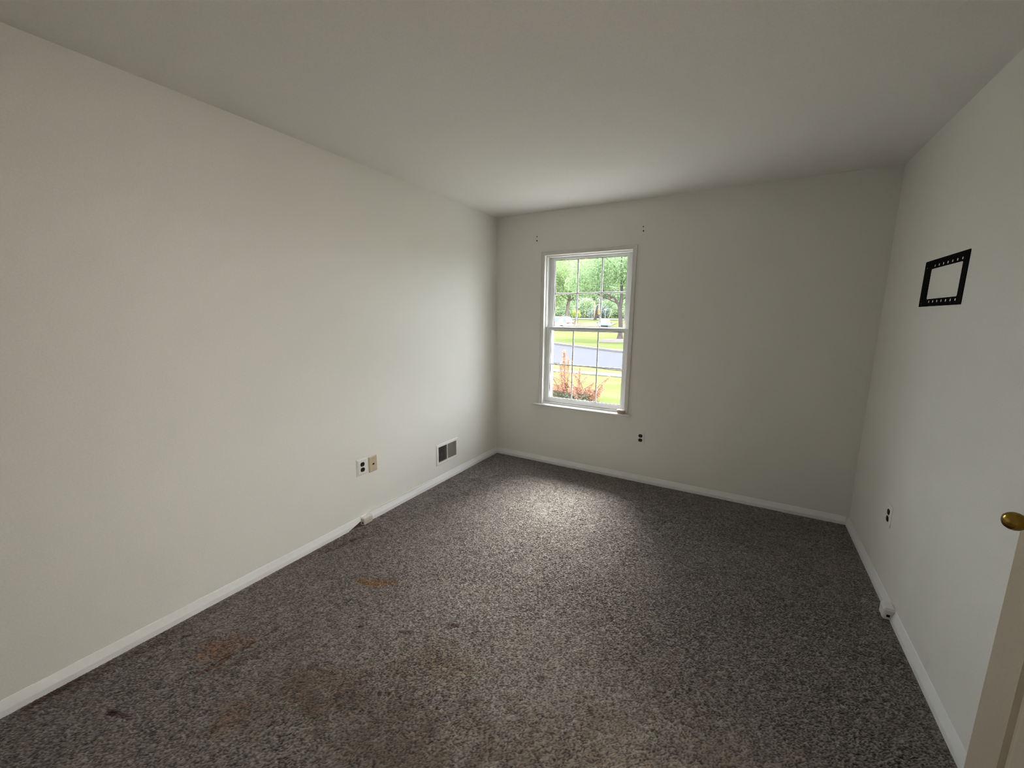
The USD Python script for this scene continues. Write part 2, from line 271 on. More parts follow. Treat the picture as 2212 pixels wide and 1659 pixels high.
fr = cut(bx((OX0, FY0, OZ0+0.001), (OX1, FY1, OZ1)), bx((OX0+.010, 0, 0.630), (OX1-.010, 0.5, OZ1-.012)))
fr = cat(fr, bx((OX0+.008, 0.0795, 0.63), (OX0+.022, 0.083, OZ1-.012)), bx((OX1-.022, 0.0795, 0.63), (OX1-.008, 0.083, OZ1-.012)))
obj('frame', fr, VINYL, win)
def sash(name, x0, x1, z0, z1, gx0, gx1, gz0, gz1, y0, y1, mw, side):
    s = UsdGeom.Xform.Define(stage, str(win.GetPath())+'/'+name).GetPrim()
    for nm, lo, hi in (('stile', (x0, z0), (gx0, z1)), ('stile', (gx1, z0), (x1, z1)), ('bottom_rail', (gx0, z0), (gx1, gz0)), ('top_rail', (gx0, gz1), (gx1, z1))):
        obj(nm, cbx((lo[0], y0, lo[1]), (hi[0], y1, hi[1]), 0.002), VINYL, s)
    ym = (y0+y1)/2; bead = 0.006
    bd = cut(bx((gx0-.002, ym-.012, gz0-.002), (gx1+.002, ym+.012, gz1+.002)), bx((gx0+bead, -1, gz0+bead), (gx1-bead, 1, gz1-bead))); obj('glazing_bead', bd, VINYL, s)
    gk = cut(bx((gx0+.004, ym-.0028, gz0+.004), (gx1-.004, ym+.0028, gz1-.004)), bx((gx0+.009, -1, gz0+.009), (gx1-.009, 1, gz1-.009))); obj('gasket', gk, BLACK, s)
    obj('pane', bx((gx0+.005, ym-.0015, gz0+.005), (gx1-.005, ym+.0015, gz1-.005)), GLASS, s)
    yo = ym+side*0.0052
    for i in (1, 2):
        x = gx0+(gx1-gx0)*i/3; obj('muntin', cbx((x-mw, yo-.0034, gz0+bead), (x+mw, yo+.0034, gz1-bead), .0015), VINYL, s)
    zc = (gz0+gz1)/2; obj('muntin', cbx((gx0+bead, yo-.0033, zc-mw), (gx1-bead, yo+.0033, zc+mw), .0015), VINYL, s)
sash('lower_sash', 0.550, 1.352, 0.631, 1.376, 0.586, 1.318, 0.671, 1.350, 0.042, 0.078, 0.0056, -1)
sash('upper_sash', 0.550, 1.352, 1.345, 2.0325, 0.600, 1.302, 1.377, 2.014, 0.085, 0.121, 0.0078, 1)
for lo, hi in (((0.47, 0.171, 0.60), (OX0+.009, 0.232, 2.10)), ((OX1-.009, 0.171, 0.60), (1.43, 0.232, 2.10)), ((OX0+.009, 0.171, 2.036), (OX1-.009, 0.232, 2.10))): obj('exterior_trim', bx(lo, hi), VINYL, win)
obj('exterior_sill', bx((OX0, 0.136, 0.585), (OX1, 0.22, 0.628)), VINYL, win)

# ================================================================== THINGS ON THE WALLS
def rect_ring(x0, x1, z0, z1, i): return Polygon([(x0, z0), (x1, z0), (x1, z1), (x0, z1)], [[(x0+i, z0+i), (x1-i, z0+i), (x1-i, z1-i), (x0+i, z1-i)]])
def plate(w, h, t, bev):   # bevelled cover plate: local x across, y up, z out
    return hull([(sx*w/2, sy*h/2, z) for sx in (-1, 1) for sy in (-1, 1) for z in (0, 0.002)]+[(sx*(w/2-bev), sy*(h/2-bev), t) for sx in (-1, 1) for sy in (-1, 1)])
def out_axes(side):  # local (across, up, out) -> world axes for a wall
    return {'left': ((0, -1, 0), (0, 0, 1), (1, 0, 0)), 'back': ((1, 0, 0), (0, 0, 1), (0, -1, 0)), 'right': ((0, 1, 0), (0, 0, 1), (-1, 0, 0))}[side]
def outlet(side, pos, label, w, h, t, bev, mat):
    g = thing('electrical_outlet', label, 'electrical outlet', pos, group=None); ax = out_axes(side); pl = lambda m: to_axes(m, (0, 0, 0), *ax)
    obj('cover_plate', pl(plate(w, h, t, bev)), mat, g)
    face = Point(0, 0).buffer(0.0172, 24).intersection(sbox(-0.0172, -0.0142, 0.0172, 0.0142))
    for s in (1, -1):
        m = extr(face, 0.0035); m.apply_translation((0, s*0.0198, t-0.001)); slots = []
        for q in (-0.0063, 0.0063): slots.append(bx((q-0.0011, s*0.0198-0.001, t+0.0005), (q+0.0011, s*0.0198+0.0065, t+0.01)))
        c = trimesh.creation.cylinder(0.0024, 0.01, sections=12); c.apply_translation((0, s*0.0198-0.0075, t+0.005)); slots.append(c)
        obj('receptacle', pl(cut(m, *slots)), BLACK, g, label='black outlet socket')
    m = trimesh.creation.cylinder(0.003, 0.002, sections=12); m.apply_translation((0, 0, t)); obj('screw', pl(m), STEEL, g)
outlet('left', (0, -1.780, 0.4215), 'white plate with two black sockets on the left wall, beside the almond plate', 0.092, 0.122, 0.009, 0.012, WPLAST)
outlet('back', (1.5235, 0, 0.412), 'wall coloured plate with two black sockets below and right of the window', 0.072, 0.115, 0.006, 0.006, WALL)
outlet('right', (W, -0.7895, 0.4285), 'wall coloured plate with two black sockets low on the right wall', 0.070, 0.115, 0.006, 0.006, WALL)
ax = out_axes('left'); pl = lambda m: to_axes(m, (0, 0, 0), *ax)
g = thing('phone_jack', 'almond coloured phone jack plate on the left wall, right of the outlet', 'phone jack', (0, -1.683, 0.4135))
obj('cover_plate', pl(plate(0.075, 0.116, 0.008, 0.006)), TAN, g)
j = extr(Polygon([(-.008, -.006), (.008, -.006), (.008, .003), (.004, .003), (.004, .008), (-.004, .008), (-.004, .003), (-.008, .003)]), 0.002); j.apply_translation((0, 0, 0.0072)); obj('jack', pl(j), BLACK, g)
for z in (0.042, -0.040):
    m = trimesh.creation.cylinder(0.0042, 0.003, sections=14); m.apply_translation((0, z, 0.008)); obj('screw', pl(m), STEEL, g)
# two-way air register
g = thing('air_register', 'white two-way air register low on the left wall by the corner', 'air vent', (0, (VY0+VY1)/2, (VZ0+VZ1)/2))
hw, hh = (VY1-VY0)/2, (VZ1-VZ0)/2
ring = []
o4 = [(-hw-.029, -hh-.026), (hw+.029, -hh-.026), (hw+.029, hh+.026), (-hw-.029, hh+.026)]; i4 = [(-hw, -hh), (hw, -hh), (hw, hh), (-hw, hh)]
for q in range(4):
    A, B, C, E2 = o4[q], o4[(q+1) % 4], i4[(q+1) % 4], i4[q]
    mid = lambda p, r, t: (p[0]+(r[0]-p[0])*t, p[1]+(r[1]-p[1])*t)
    ring.append(hull([(*A, 0), (*B, 0), (*C, 0), (*E2, 0), (*mid(A, E2, .25), .007), (*mid(B, C, .25), .007), (*mid(C, B, .05), .008), (*mid(E2, A, .05), .008)]))
obj('frame', pl(cat(*ring)), WALL, g)
obj('bar', pl(bx((-0.003, -hh, -0.02), (0.003, hh, 0.004))), WALL, g)
for bank, sgn in ((0, 1), (1, -1)):
    fins = []
    for q in range(13):
        yc = (VY0+VY1)/2+(-hw+0.008+q*0.0093 if bank == 0 else 0.009+q*0.0090)
        f = bx((-0.0105, -hh, -0.0005), (0.0105, hh, 0.0005))   # local: x along depth
        f = f.copy(); T4 = trimesh.transformations.rotation_matrix(math.radians(-50*sgn), [0, 1, 0]); f.apply_transform(T4); f.apply_translation((-(yc-(VY0+VY1)/2), 0, -0.006)); fins.append(f)
    tag(obj('fin_bank', pl(cat(*fins)), GRILLE, g), kind='stuff')
duct = cut(bx((-0.30, -hw-.004, -hh-.004), (-0.012, hw+.004, hh+.004)), bx((-0.29, -hw, -hh), (0.1, hw, hh))); obj('duct', duct, DARK, g)
# black film-strip picture frame on the right wall
g = thing('picture_frame', 'flat black film-strip style picture frame, empty, on the right wall', 'picture frame', (W, -0.9235, 1.657)); ax = out_axes('right'); pl = lambda m: to_axes(m, (0, 0, 0), *ax)
fw_, fh_ = 0.488, 0.224
outer = sbox(-fw_/2, -fh_/2, fw_/2, fh_/2).buffer(-.006).buffer(.006); inner = sbox(-0.192, -0.0765, 0.158, 0.0695).buffer(-.008).buffer(.008)
cells = [sbox(-0.0095, -0.0055, 0.0095, 0.0055).buffer(-.003).buffer(.003)]
body = outer.difference(inner)
for i in range(7):
    px_ = -0.1795+i*0.0496
    for pz in (0.0825, -0.0895): body = body.difference(shapely.affinity.translate(cells[0], px_, pz))
for pz in (0.080, -0.096): body = body.difference(shapely.affinity.translate(sbox(-0.0065, -0.003, 0.0065, 0.003).buffer(-.002).buffer(.002), 0.2185, pz))
obj('frame', pl(extr(body, 0.002)), FRAMEB, g, smooth=False)
obj('ridge', pl(to_axes(cbx((-0.16, -0.108, 0.0018), (0.16, -0.1055, 0.0028), .0004), (0, 0, 0), (1, 0, 0), (0, 1, 0), (0, 0, 1))), FRAMEB, g)
# small connector boxes at the baseboards
g = thing('cable_box', 'beige cable jack box on the carpet at the left baseboard', 'jack box', (0, -1.78, 0))
bxy = cut(cbx((0.0005, -0.037, 0.004), (0.042, 0.040, 0.047), 0.004), *[trimesh.creation.cylinder(0.004, 0.012, sections=12, transform=trimesh.transformations.translation_matrix((0.042, 0.012, 0.028)) @ trimesh.transformations.rotation_matrix(math.pi/2, [0, 1, 0]))])
obj('body', bxy, BEIGE, g); obj('jack', bx((0.020, -0.0385, 0.014), (0.032, -0.036, 0.024)), BLACK, g)
obj('cover', cbx((0.003, -0.034, 0.046), (0.038, 0.042, 0.054), 0.003), WPLAST, g)
g = tag(obj('phone_cable', tube([(0.008, -1.765, 0.0545), (0.0062, -1.72, 0.0665), (0.005, -1.6, 0.0660), (0.0052, -1.4, 0.0668), (0.005, -1.2, 0.0660), (0.0045, -1.1, 0.066), (0.0035, -1.06, 0.064)], 0.0042), WPLAST), 'thin white cable running along the top of the left baseboard', 'cable')
g = thing('cable_box', 'small white jack box with a black port at the right baseboard', 'jack box', (W, -1.075, 0))
obj('body', cut(cbx((-0.046, -0.034, 0.006), (-0.0005, 0.036, 0.062), 0.005), bx((-0.034, -0.04, 0.022), (-0.020, -0.028, 0.036))), WPLAST, g)
obj('port', bx((-0.0335, -0.0335, 0.0225), (-0.0205, -0.029, 0.0355)), BLACK, g)
obj('cover', cbx((-0.042, -0.030, 0.061), (-0.004, 0.034, 0.068), 0.003), WPLAST, g)
# dish on the sill
g = thing('small_dish', 'small tan oval dish with a white top at the right end of the sill', 'dish', (1.338, -0.008, ST))
dp = lathe([(0, 0), (0.026, 0), (0.034, 0.006), (0.038, 0.020), (0.038, 0.030), (0.035, 0.030), (0, 0.030)], 32); dp.apply_scale((1, 0.62, 1)); obj('bowl', dp, DISH, g)
dt = lathe([(0, 0.0295), (0.0375, 0.0295), (0.0385, 0.033), (0.034, 0.037), (0, 0.038)], 32); dt.apply_scale((1, 0.64, 1)); obj('lid', dt, WPLAST, g, label='white oval top')

# ================================================================== OUTDOORS
GZ = -0.40
def ground_z(y): return np.interp(y, [-20, 57, 67.5, 77, 120], [GZ, GZ, 0.78, 1.02, 1.6])
def noise_mat(name, stops, scale, detail=5.0, bump=0.0, bscale=30.0, stretch=(1, 1, 1), rot=(0, 0, 0), rough=0.9):
    n = {'g': ('geometry', {}), 'mp': ('mapping', dict(scale=stretch, rotation=rot)), 'nz': ('noise_texture', dict(scale=scale, detail=detail, roughness=0.6)), 'rp': ('rgb_ramp', dict(ramp=stops)), 'p': ('principled_bsdf', dict(roughness=rough, specular_ior_level=0.0))}
    L = [('g.position', 'mp.vector'), ('mp.vector', 'nz.vector'), ('nz.fac', 'rp.fac'), ('rp.color', 'p.base_color')]
    if bump: n['bn'] = ('noise_texture', dict(scale=bscale, detail=3.0)); n['bp'] = ('bump', dict(strength=bump, distance=0.03)); L += [('g.position', 'bn.vector'), ('bn.fac', 'bp.height'), ('bp.normal', 'p.normal')]
    return usdkit.material(stage, LK+name, n, L, surface='p.BSDF')
LAWN = noise_mat('lawn_grass', [(0.30, (0.0538, 0.0717, 0.0235)), (0.5, (0.0672, 0.0806, 0.0302)), (0.62, (0.0829, 0.0874, 0.0403)), (0.75, (0.0963, 0.0941, 0.0538))], 0.9, bump=0.3, bscale=25, stretch=(0.35, 1.0, 1.0), rot=(0, 0, 0.2))
ASPH = noise_mat('asphalt', [(0.3, (0.0510, 0.0524, 0.0610)), (0.7, (0.0570, 0.0584, 0.0670))], 6.0)
CONC = noise_mat('concrete', [(0.3, (0.0920, 0.0900, 0.0820)), (0.7, (0.1120, 0.1080, 0.1000))], 3.0)
MULCH = noise_mat('red_mulch', [(0.3, (0.1026, 0.0702, 0.0540)), (0.6, (0.1188, 0.0783, 0.0594)), (0.8, (0.1134, 0.0918, 0.0594))], 1.5)
BARK = noise_mat('bark', [(0.3, (0.0460, 0.0379, 0.0379)), (0.7, (0.0874, 0.0713, 0.0690))], 6.0, stretch=(1, 1, 0.25), bump=0.5, bscale=12)
PALEBARK = noise_mat('pale_bark', [(0.3, (0.1000, 0.0850, 0.0750)), (0.7, (0.1500, 0.1200, 0.1000))], 4.0)
def sheet(xs, ys, zf, thick=0.3):
    XX, YY = np.meshgrid(xs, ys); ZZ = zf(XX, YY); n = XX.size; i = np.arange(n).reshape(XX.shape)
    a, b, c, d = i[:-1, :-1].ravel(), i[:-1, 1:].ravel(), i[1:, 1:].ravel(), i[1:, :-1].ravel()
    top = np.stack([XX, YY, ZZ], -1).reshape(-1, 3); bot = top.copy(); bot[:, 2] -= thick
    f = [np.stack([a, b, c], 1), np.stack([a, c, d], 1), np.stack([a, c, b], 1)+n, np.stack([a, d, c], 1)+n]
    rim = np.concatenate([i[0], i[1:, -1], i[-1, ::-1][1:], i[::-1, 0][1:]])
    for p, q in zip(rim[:-1], rim[1:]): f.append([[p, p+n, q+n], [p, q+n, q]])
    return trimesh.Trimesh(np.vstack([top, bot]), np.vstack([np.array(x) for x in f]), process=False)
BOUNCE = noise_mat('bounce_gravel', [(0.3, (0.20, 0.195, 0.185)), (0.7, (0.26, 0.25, 0.24))], 25.0, bump=.5, bscale=60)
struct('added_bounce_strip', bx((-4.0, 0.175, GZ-.1), (6.0, 3.4, GZ+0.05)), BOUNCE)  # unseen pale strip, added to bounce daylight up into the room
gxs = np.linspace(-90, 60, 61); gys = np.concatenate([np.linspace(0.175, 56, 30), np.linspace(57, 78, 22), np.linspace(80, 125, 8)])
struct('lawn', sheet(gxs, gys, lambda x, y: ground_z(y)+(meshkit.noise(np.stack([x*.15, y*.15, 0*x], -1))-0.5)*0.04*(y > 3)), LAWN)
def ribbon(near, far, z0, z1, n=60, x0=-60, x1=40):   # a strip between two curves y(x), raised above the lawn
    xs = np.linspace(x0, x1, n); pts_t, f = [], []
    for x in xs: pts_t += [(x, near(x), z1), (x, far(x), z1)]
    m = len(pts_t); v = pts_t+[(p[0], p[1], z0) for p in pts_t]
    for i in range(n-1):
        a, b, c, d = 2*i, 2*i+1, 2*i+3, 2*i+2
        f += [[a, c, b], [a, d, c], [a+m, b+m, c+m], [a+m, c+m, d+m], [a, a+m, d+m], [a, d+m, d], [b, c+m, b+m], [b, c, c+m]]
    f += [[0, 1, 1+m], [0, 1+m, m], [m-2, m-1+m, m-1], [m-2, m-2+m, m-1+m]]
    q = trimesh.Trimesh(v, f, process=False); q.fix_normals(); return q
# measured edges: sidewalk (x -3.25..-0.96), road near/far edges
sw0 = lambda x: 8.80+0.028*(x+0.96)**1*0-0.0*(x); sw1 = lambda x: 9.42-0.0*x
rd0 = lambda x: 10.32-0.27*(x+1.4)+0.0*x
rd1 = lambda x: np.interp(x, [-60, -30, -14, -9.0, -5.5, -3.1, 0, 6, 40], [50, 37, 25.5, 20.9, 18.5, 17.0, 15.8, 14.6, 12])
struct('sidewalk', ribbon(sw0, sw1, GZ-0.1, GZ+0.035), CONC)
struct('road', ribbon(lambda x: np.interp(x, [-60, -30, -10, -3.8, -1.4, 2, 40], [28, 20, 12.8, 11.0, 10.35, 9.9, 9.7]), rd1, GZ-0.1, GZ+0.028, 90), ASPH)
struct('kerb', ribbon(rd1, lambda x: rd1(x)+0.55, GZ-0.1, GZ+0.13, 90), CONC)
struct('road', ribbon(lambda x: 43.0+0*x, lambda x: 55.0+0*x, GZ-0.1, GZ+0.028, x0=-80), ASPH)
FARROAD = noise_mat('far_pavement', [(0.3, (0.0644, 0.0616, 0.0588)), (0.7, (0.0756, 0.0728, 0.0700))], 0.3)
struct('road', sheet(np.linspace(-90, 60, 4), np.linspace(68, 77, 6), lambda x, y: ground_z(y)+0.06, 0.3), FARROAD)
struct('mulch_bed', sheet(np.linspace(-24.5, -16.5, 12), np.linspace(58.5, 64.0, 8), lambda x, y: ground_z(y)+0.08+0.04*np.sin(x*2)*np.sin(y), 0.4), MULCH)

SOIL = noise_mat('bare_soil', [(0.3, (0.085, 0.075, 0.072)), (0.7, (0.105, 0.092, 0.086))], 3.0)
th = np.linspace(0, 2*math.pi, 41)[:-1]; ring = Polygon([(-6.2+(1.55+.15*math.sin(3*t))*math.cos(t)-.0*math.sin(t), 27.6+(3.1+.3*math.sin(2*t+1))*math.sin(t)) for t in th])
rm = extr(ring, 0.16); rm.apply_translation((0, 0, GZ-0.12)); struct('soil_bed', rm, SOIL)
def leaves(centers, size, rg, flat=0.0, aspect=0.6):
    n = len(centers); d = rg.normal(size=(n, 3)); d[:, 2] *= 1-flat; d /= np.linalg.norm(d, axis=1, keepdims=True)
    e = rg.normal(size=(n, 3)); e -= (e*d).sum(1, keepdims=True)*d; e /= np.linalg.norm(e, axis=1, keepdims=True); nn = np.cross(d, e)
    s = (size*(0.6+0.8*rg.random(n)))[:, None]
    c = np.asarray(centers); v = np.stack([c-d*s*.5, c+e*s*aspect*.5+nn*s*.1, c+d*s*.5, c-e*s*aspect*.5+nn*s*.1], 1).reshape(-1, 3)
    i = np.arange(n)[:, None]*4; f = np.concatenate([i+[[0, 1, 2]], i+[[0, 2, 3]]])
    return trimesh.Trimesh(v, f, process=False)
def crown_points(n, blobs, rg, shell=0.55):
    B = np.array([b[:3] for b in blobs], float); R = np.array([b[3:6] for b in blobs], float); w = R.prod(1)**(2/3); k = rg.choice(len(B), n, p=w/w.sum())
    d = rg.normal(size=(n, 3)); d /= np.linalg.norm(d, axis=1, keepdims=True); r = (shell+(1-shell)*rg.random(n)**0.7)[:, None]
    return B[k]+d*R[k]*r
LEAF_A = leafy('leaf_maple', (0.1860, 0.2640, 0.1380), (0.3750, 0.4350, 0.2160))
LEAF_B = leafy('leaf_bright', (0.2410, 0.3259, 0.1515), (0.4131, 0.4590, 0.2295))
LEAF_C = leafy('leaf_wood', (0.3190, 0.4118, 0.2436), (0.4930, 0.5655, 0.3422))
LEAF_D = leafy('leaf_dark', (0.1900, 0.2356, 0.2052), (0.3230, 0.3800, 0.3230))
LEAF_Y = leafy('leaf_yellow', (0.3200, 0.3800, 0.0900), (0.4200, 0.4600, 0.1300))
LEAF_R = leafy('leaf_red', (0.3840, 0.1968, 0.1320), (0.6240, 0.3840, 0.2400))
# --- the maple on the lawn across the street
rg = np.random.default_rng(11)
g = thing('maple_tree', 'leafy tree with a dark forked trunk on the lawn across the street', 'tree', (-6.95, 30.3, GZ)); L0 = np.array([-6.95, 30.3, GZ])
def lb(pts): return [np.array(p)-L0 for p in pts]
obj('trunk', tube(lb([(-6.943, 30.3, -.5), (-6.943, 30.3, -.36), (-6.943, 30.3, 0.0), (-6.943, 30.3, .66), (-6.984, 30.3, 1.42), (-7.085, 30.3, 2.15), (-6.99, 30.3, 2.93), (-7.03, 30.3, 4.04), (-7.13, 30.3, 5.15), (-7.2, 30.4, 7.2)]), [.34, .28, .20, .175, .165, .17, .13, .11, .09, .03], 12), BARK, g)
for pts, rr in [([(-7.08, 30.3, 2.0), (-7.22, 30.3, 2.45), (-7.341, 30.25, 2.668), (-7.57, 30.2, 2.972), (-7.87, 30.1, 3.109), (-8.4, 30.0, 3.5), (-9.2, 29.8, 4.4)], [.10, .085, .08, .065, .055, .045, .02]),
                ([(-7.34, 30.3, 2.60), (-7.476, 30.3, 2.64), (-7.772, 30.35, 2.729), (-8.096, 30.4, 2.903), (-8.498, 30.4, 3.004), (-9.1, 30.5, 3.35), (-10.0, 30.6, 4.0)], [.06, .055, .05, .045, .05, .035, .02]),
                ([(-7.02, 30.3, 2.25), (-6.911, 30.3, 2.552), (-6.852, 30.3, 2.869), (-6.60, 30.3, 3.10), (-6.1, 30.4, 3.8), (-5.4, 30.4, 4.8)], [.05, .045, .04, .03, .025, .015]),
                ([(-7.03, 30.3, 4.0), (-6.6, 30.6, 4.9), (-5.9, 30.9, 5.9)], [.06, .045, .02]), ([(-7.1, 30.3, 4.8), (-7.8, 30.6, 5.6), (-8.7, 30.8, 6.4)], [.06, .04, .02])]:
    obj('branch', tube(lb(pts), rr, 8), BARK, g)
blobs = [(-7.2, 30.3, 6.9, 2.6, 2.6, 2.2), (-9.6, 30.0, 5.3, 2.0, 1.9, 1.5), (-5.2, 30.4, 5.6, 2.1, 2.0, 1.6), (-8.2, 29.2, 4.8, 1.5, 1.3, 1.0), (-6.1, 29.3, 4.7, 1.5, 1.2, 0.9), (-10.9, 30.6, 4.3, 1.3, 1.4, 0.9), (-3.8, 30.6, 4.6, 1.3, 1.3, 1.0), (-7.4, 31.6, 5.0, 1.8, 1.2, 1.2), (-10.0, 30.6, 3.5, 0.9, 0.8, 0.45), (-8.8, 30.4, 3.75, 0.8, 0.8, 0.4)]
pts = crown_points(15000, blobs, rg, 0.35)-L0
tag(obj('foliage', leaves(pts, 0.17, rg, 0.4), LEAF_A, g, smooth=False), kind='stuff')
# --- the brighter tree further left
rg = np.random.default_rng(12)
g = thing('shade_tree', 'bright green tree with a pale trunk behind the white car', 'tree', (-25.0, 62, 0.2))
obj('trunk', tube([(0, 0, -.4), (0.05, 0, 1.2), (0.25, 0, 3.0), (0.5, 0.1, 5.0), (0.4, 0.3, 8.0)], [.42, .34, .30, .22, .08], 10), PALEBARK, g)
for a in (0.4, 2.2, 3.9, 5.3): obj('branch', tube([(0.35, 0, 3.6), (0.35+1.6*math.cos(a), 1.6*math.sin(a), 5.2), (0.35+3.2*math.cos(a), 3.2*math.sin(a), 6.6)], [.14, .09, .04], 7), PALEBARK, g)
tag(obj('foliage', leaves(crown_points(11000, [(0, 0, 9.5, 4.2, 4, 3.2), (-3.2, 0, 6.8, 3.0, 3, 2.4), (2.2, -.5, 6.2, 2.3, 2.5, 2.0), (-1.8, -1.5, 4.2, 2.6, 2, 1.6), (-3.6, -1, 2.9, 1.8, 1.5, 1.2)], rg, .4), 0.34, rg, .3), LEAF_B, g, smooth=False), kind='stuff')
# --- woods behind the far road: one proto, copies
rg = np.random.default_rng(13)
wood = thing('woodland_tree', 'hazy light green tree in the woods beyond the far road', 'tree', (-33, 92, 1.2), group='woods beyond the far road')
obj('trunk', tube([(0, 0, -.5), (0.1, 0, 4), (-.1, .1, 9), (0, 0, 14)], [.4, .32, .22, .08], 8), PALEBARK, wood)
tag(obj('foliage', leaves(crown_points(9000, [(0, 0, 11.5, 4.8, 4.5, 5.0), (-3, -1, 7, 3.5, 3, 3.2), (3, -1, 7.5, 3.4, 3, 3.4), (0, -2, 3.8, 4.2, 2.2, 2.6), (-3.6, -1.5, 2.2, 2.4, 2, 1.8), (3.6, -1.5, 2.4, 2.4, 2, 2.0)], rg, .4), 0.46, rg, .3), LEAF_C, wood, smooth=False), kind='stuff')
k = 0
for (x, y, s) in [(-60, 95, 1.0), (-51, 90, .95), (-42, 93, 1.05), (-26, 90, .92), (-18, 94, 1.05), (-10, 91, .95), (-1, 95, 1.0), (9, 92, 1.0), (20, 95, 1.05), (-46, 106, 1.3), (-36, 108, 1.25), (-28.5, 105, 1.3), (-20, 108, 1.28), (-12, 106, 1.3), (-3, 109, 1.3)]:
    k += 1; copy_of(wood, 'woodland_tree', 'hazy light green tree in the woods beyond the far road', (x, y, float(ground_z(y))-.1), 37*k % 360, 'woods beyond the far road', s)
# --- shrubs across the way
def shrub(name, label, loc, blobs, n, size, mat, seed, stems=8):
    rg = np.random.default_rng(seed); g = thing(name, label, 'shrub', loc)
    sm = []
    for i in range(stems):
        b = blobs[i % len(blobs)]; sm.append(tube([(0.15*rg.normal(), 0.15*rg.normal(), -.1), (b[0]*.5, b[1]*.5, b[2]*.6), (b[0]+.3*b[3]*rg.normal()*.5, b[1], b[2])], [.05, .035, .015], 6))
    tag(obj('stems', cat(*sm), BARK, g), kind='stuff')
    tag(obj('foliage', leaves(crown_points(n, blobs, rg, .3), size, rg, .2), mat, g, smooth=False), kind='stuff')
shrub('dark_shrub', 'dark grey-green shrub left of the leaning trunk', (-24.6, 79, 1.05), [(0, 0, 1.5, 2.0, 1.3, 1.5), (-1.4, 0, .8, 1.4, 1.2, .9), (1.5, 0, 1.0, 1.0, 1, 1.2)], 3500, .24, LEAF_D, 21)
shrub('yellow_bush', 'small yellow-green bush at the roadside near the white car', (-23.4, 62.5, 0.25), [(0, 0, 1.75, .75, .6, .5), (-.35, 0, 1.5, .5, .5, .45), (.5, 0, 1.35, .35, .3, .4)], 900, .16, LEAF_Y, 22, 5)
rg = np.random.default_rng(23)
ub = thing('undergrowth_bush', 'pale green undergrowth bush at the foot of the woods', 'bush', (-34, 82, 1.0), group='undergrowth at the foot of the woods')
tag(obj('stems', cat(*[tube([(.3*q-.6, 0, -.1), (.5*q-1.0, 0, 1.6), (.7*q-1.4, 0, 2.6)], [.06, .04, .02], 6) for q in range(5)]), BARK, ub), kind='stuff')
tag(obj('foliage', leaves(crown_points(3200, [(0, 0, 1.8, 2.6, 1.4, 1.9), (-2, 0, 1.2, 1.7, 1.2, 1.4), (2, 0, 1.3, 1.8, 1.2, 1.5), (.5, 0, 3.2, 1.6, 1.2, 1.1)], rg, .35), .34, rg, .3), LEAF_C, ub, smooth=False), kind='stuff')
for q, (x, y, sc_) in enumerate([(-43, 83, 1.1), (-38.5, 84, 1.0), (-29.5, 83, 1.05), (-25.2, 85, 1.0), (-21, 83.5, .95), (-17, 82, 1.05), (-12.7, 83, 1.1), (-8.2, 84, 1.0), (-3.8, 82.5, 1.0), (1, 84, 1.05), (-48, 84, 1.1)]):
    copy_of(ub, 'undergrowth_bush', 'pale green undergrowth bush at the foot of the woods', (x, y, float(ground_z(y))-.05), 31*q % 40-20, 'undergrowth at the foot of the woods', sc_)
# --- leaning trunk, pole, signal, posts, guy guard
g = thing('leaning_tree', 'dark leaning bare trunk rising beside the grey-blue car', 'tree', (-21.97, 68, 0.5))
obj('trunk', tube([(-.05, 0, -1.0), (0.02, 0, -.2), (.19, 0, 1.05), (.32, 0, 1.9), (.45, 0, 2.9)], [.32, .27, .24, .17, .12], 10), BARK, g)
obj('branch', tube([(.19, 0, 1.0), (.65, 0.1, 1.5), (1.15, .1, 2.0), (2.4, 0.1, 3.2)], [.13, .09, .07, .03], 8), BARK, g)
POLE = paint('pole_wood', (0.3240, 0.2160, 0.1512), .8, .1, var=.1, vscale=4)
g = thing('utility_pole', 'pale orange-brown wooden pole behind the leaning trunk', 'pole', (-22.5, 69.3, 0.8))
obj('pole', tube([(0, 0, -.3), (0, 0, 3.3)], [.13, .12], 10), POLE, g); obj('cap', lathe([(0, 3.36), (.10, 3.34), (.13, 3.29), (.0, 3.29)], 12), POLE, g)
YEL = paint('signal_yellow', (0.3780, 0.2250, 0.0270), .5, .3)
POST = paint('post_white', (0.2880, 0.2960, 0.3040), .6, .3)
g = thing('traffic_signal', 'yellow traffic signal housing hanging beyond the grey-blue car', 'traffic signal', (-21.1, 67.6, 1.66))
obj('housing', cbx((-.21, -.14, 0), (.21, .14, 1.08), .1), YEL, g)
for z in (.2, .54, .88):
    v = lathe([(.105, 0), (.12, 0), (.12, .14), (.105, .14)], 14); obj('visor', to_axes(v, (0, -.13, z), (1, 0, 0), (0, 0, 1), (0, -1, 0)), YEL, g)
obj('hanger', tube([(0, 0, 1.06), (0, 0, 2.33)], .02, 6), POST, g); obj('span_wire', tube([(-1.40, 1.6, 2.42), (0, 0, 2.32), (9, -6, 3.0)], .010, 5), POST, g)
for x, z0, z1, lab in ((-22.47, 1.0, 2.79, 'thin white post left of the leaning trunk'), (-20.06, 1.0, 2.62, 'thin white post right of the yellow signal')):
    g = thing('roadside_post', lab, 'post', (x, 68, z0-.25)); obj('post', tube([(0, 0, 0), (0, 0, z1-z0+.25)], .05, 8), POST, g)
    if x > -21: obj('plate', cbx((-.2, -.07, z1-z0+.12), (.22, -.045, z1-z0+.38), .02), POST, g)
    else: obj('cap', lathe([(0, z1-z0+.30), (.04, z1-z0+.29), (.06, z1-z0+.24), (0, z1-z0+.24)], 10), POST, g)
g = thing('guy_wire', 'slanted yellow guy wire guard right of the grey-blue car', 'guy wire', (-19.53, 68, 0.78))
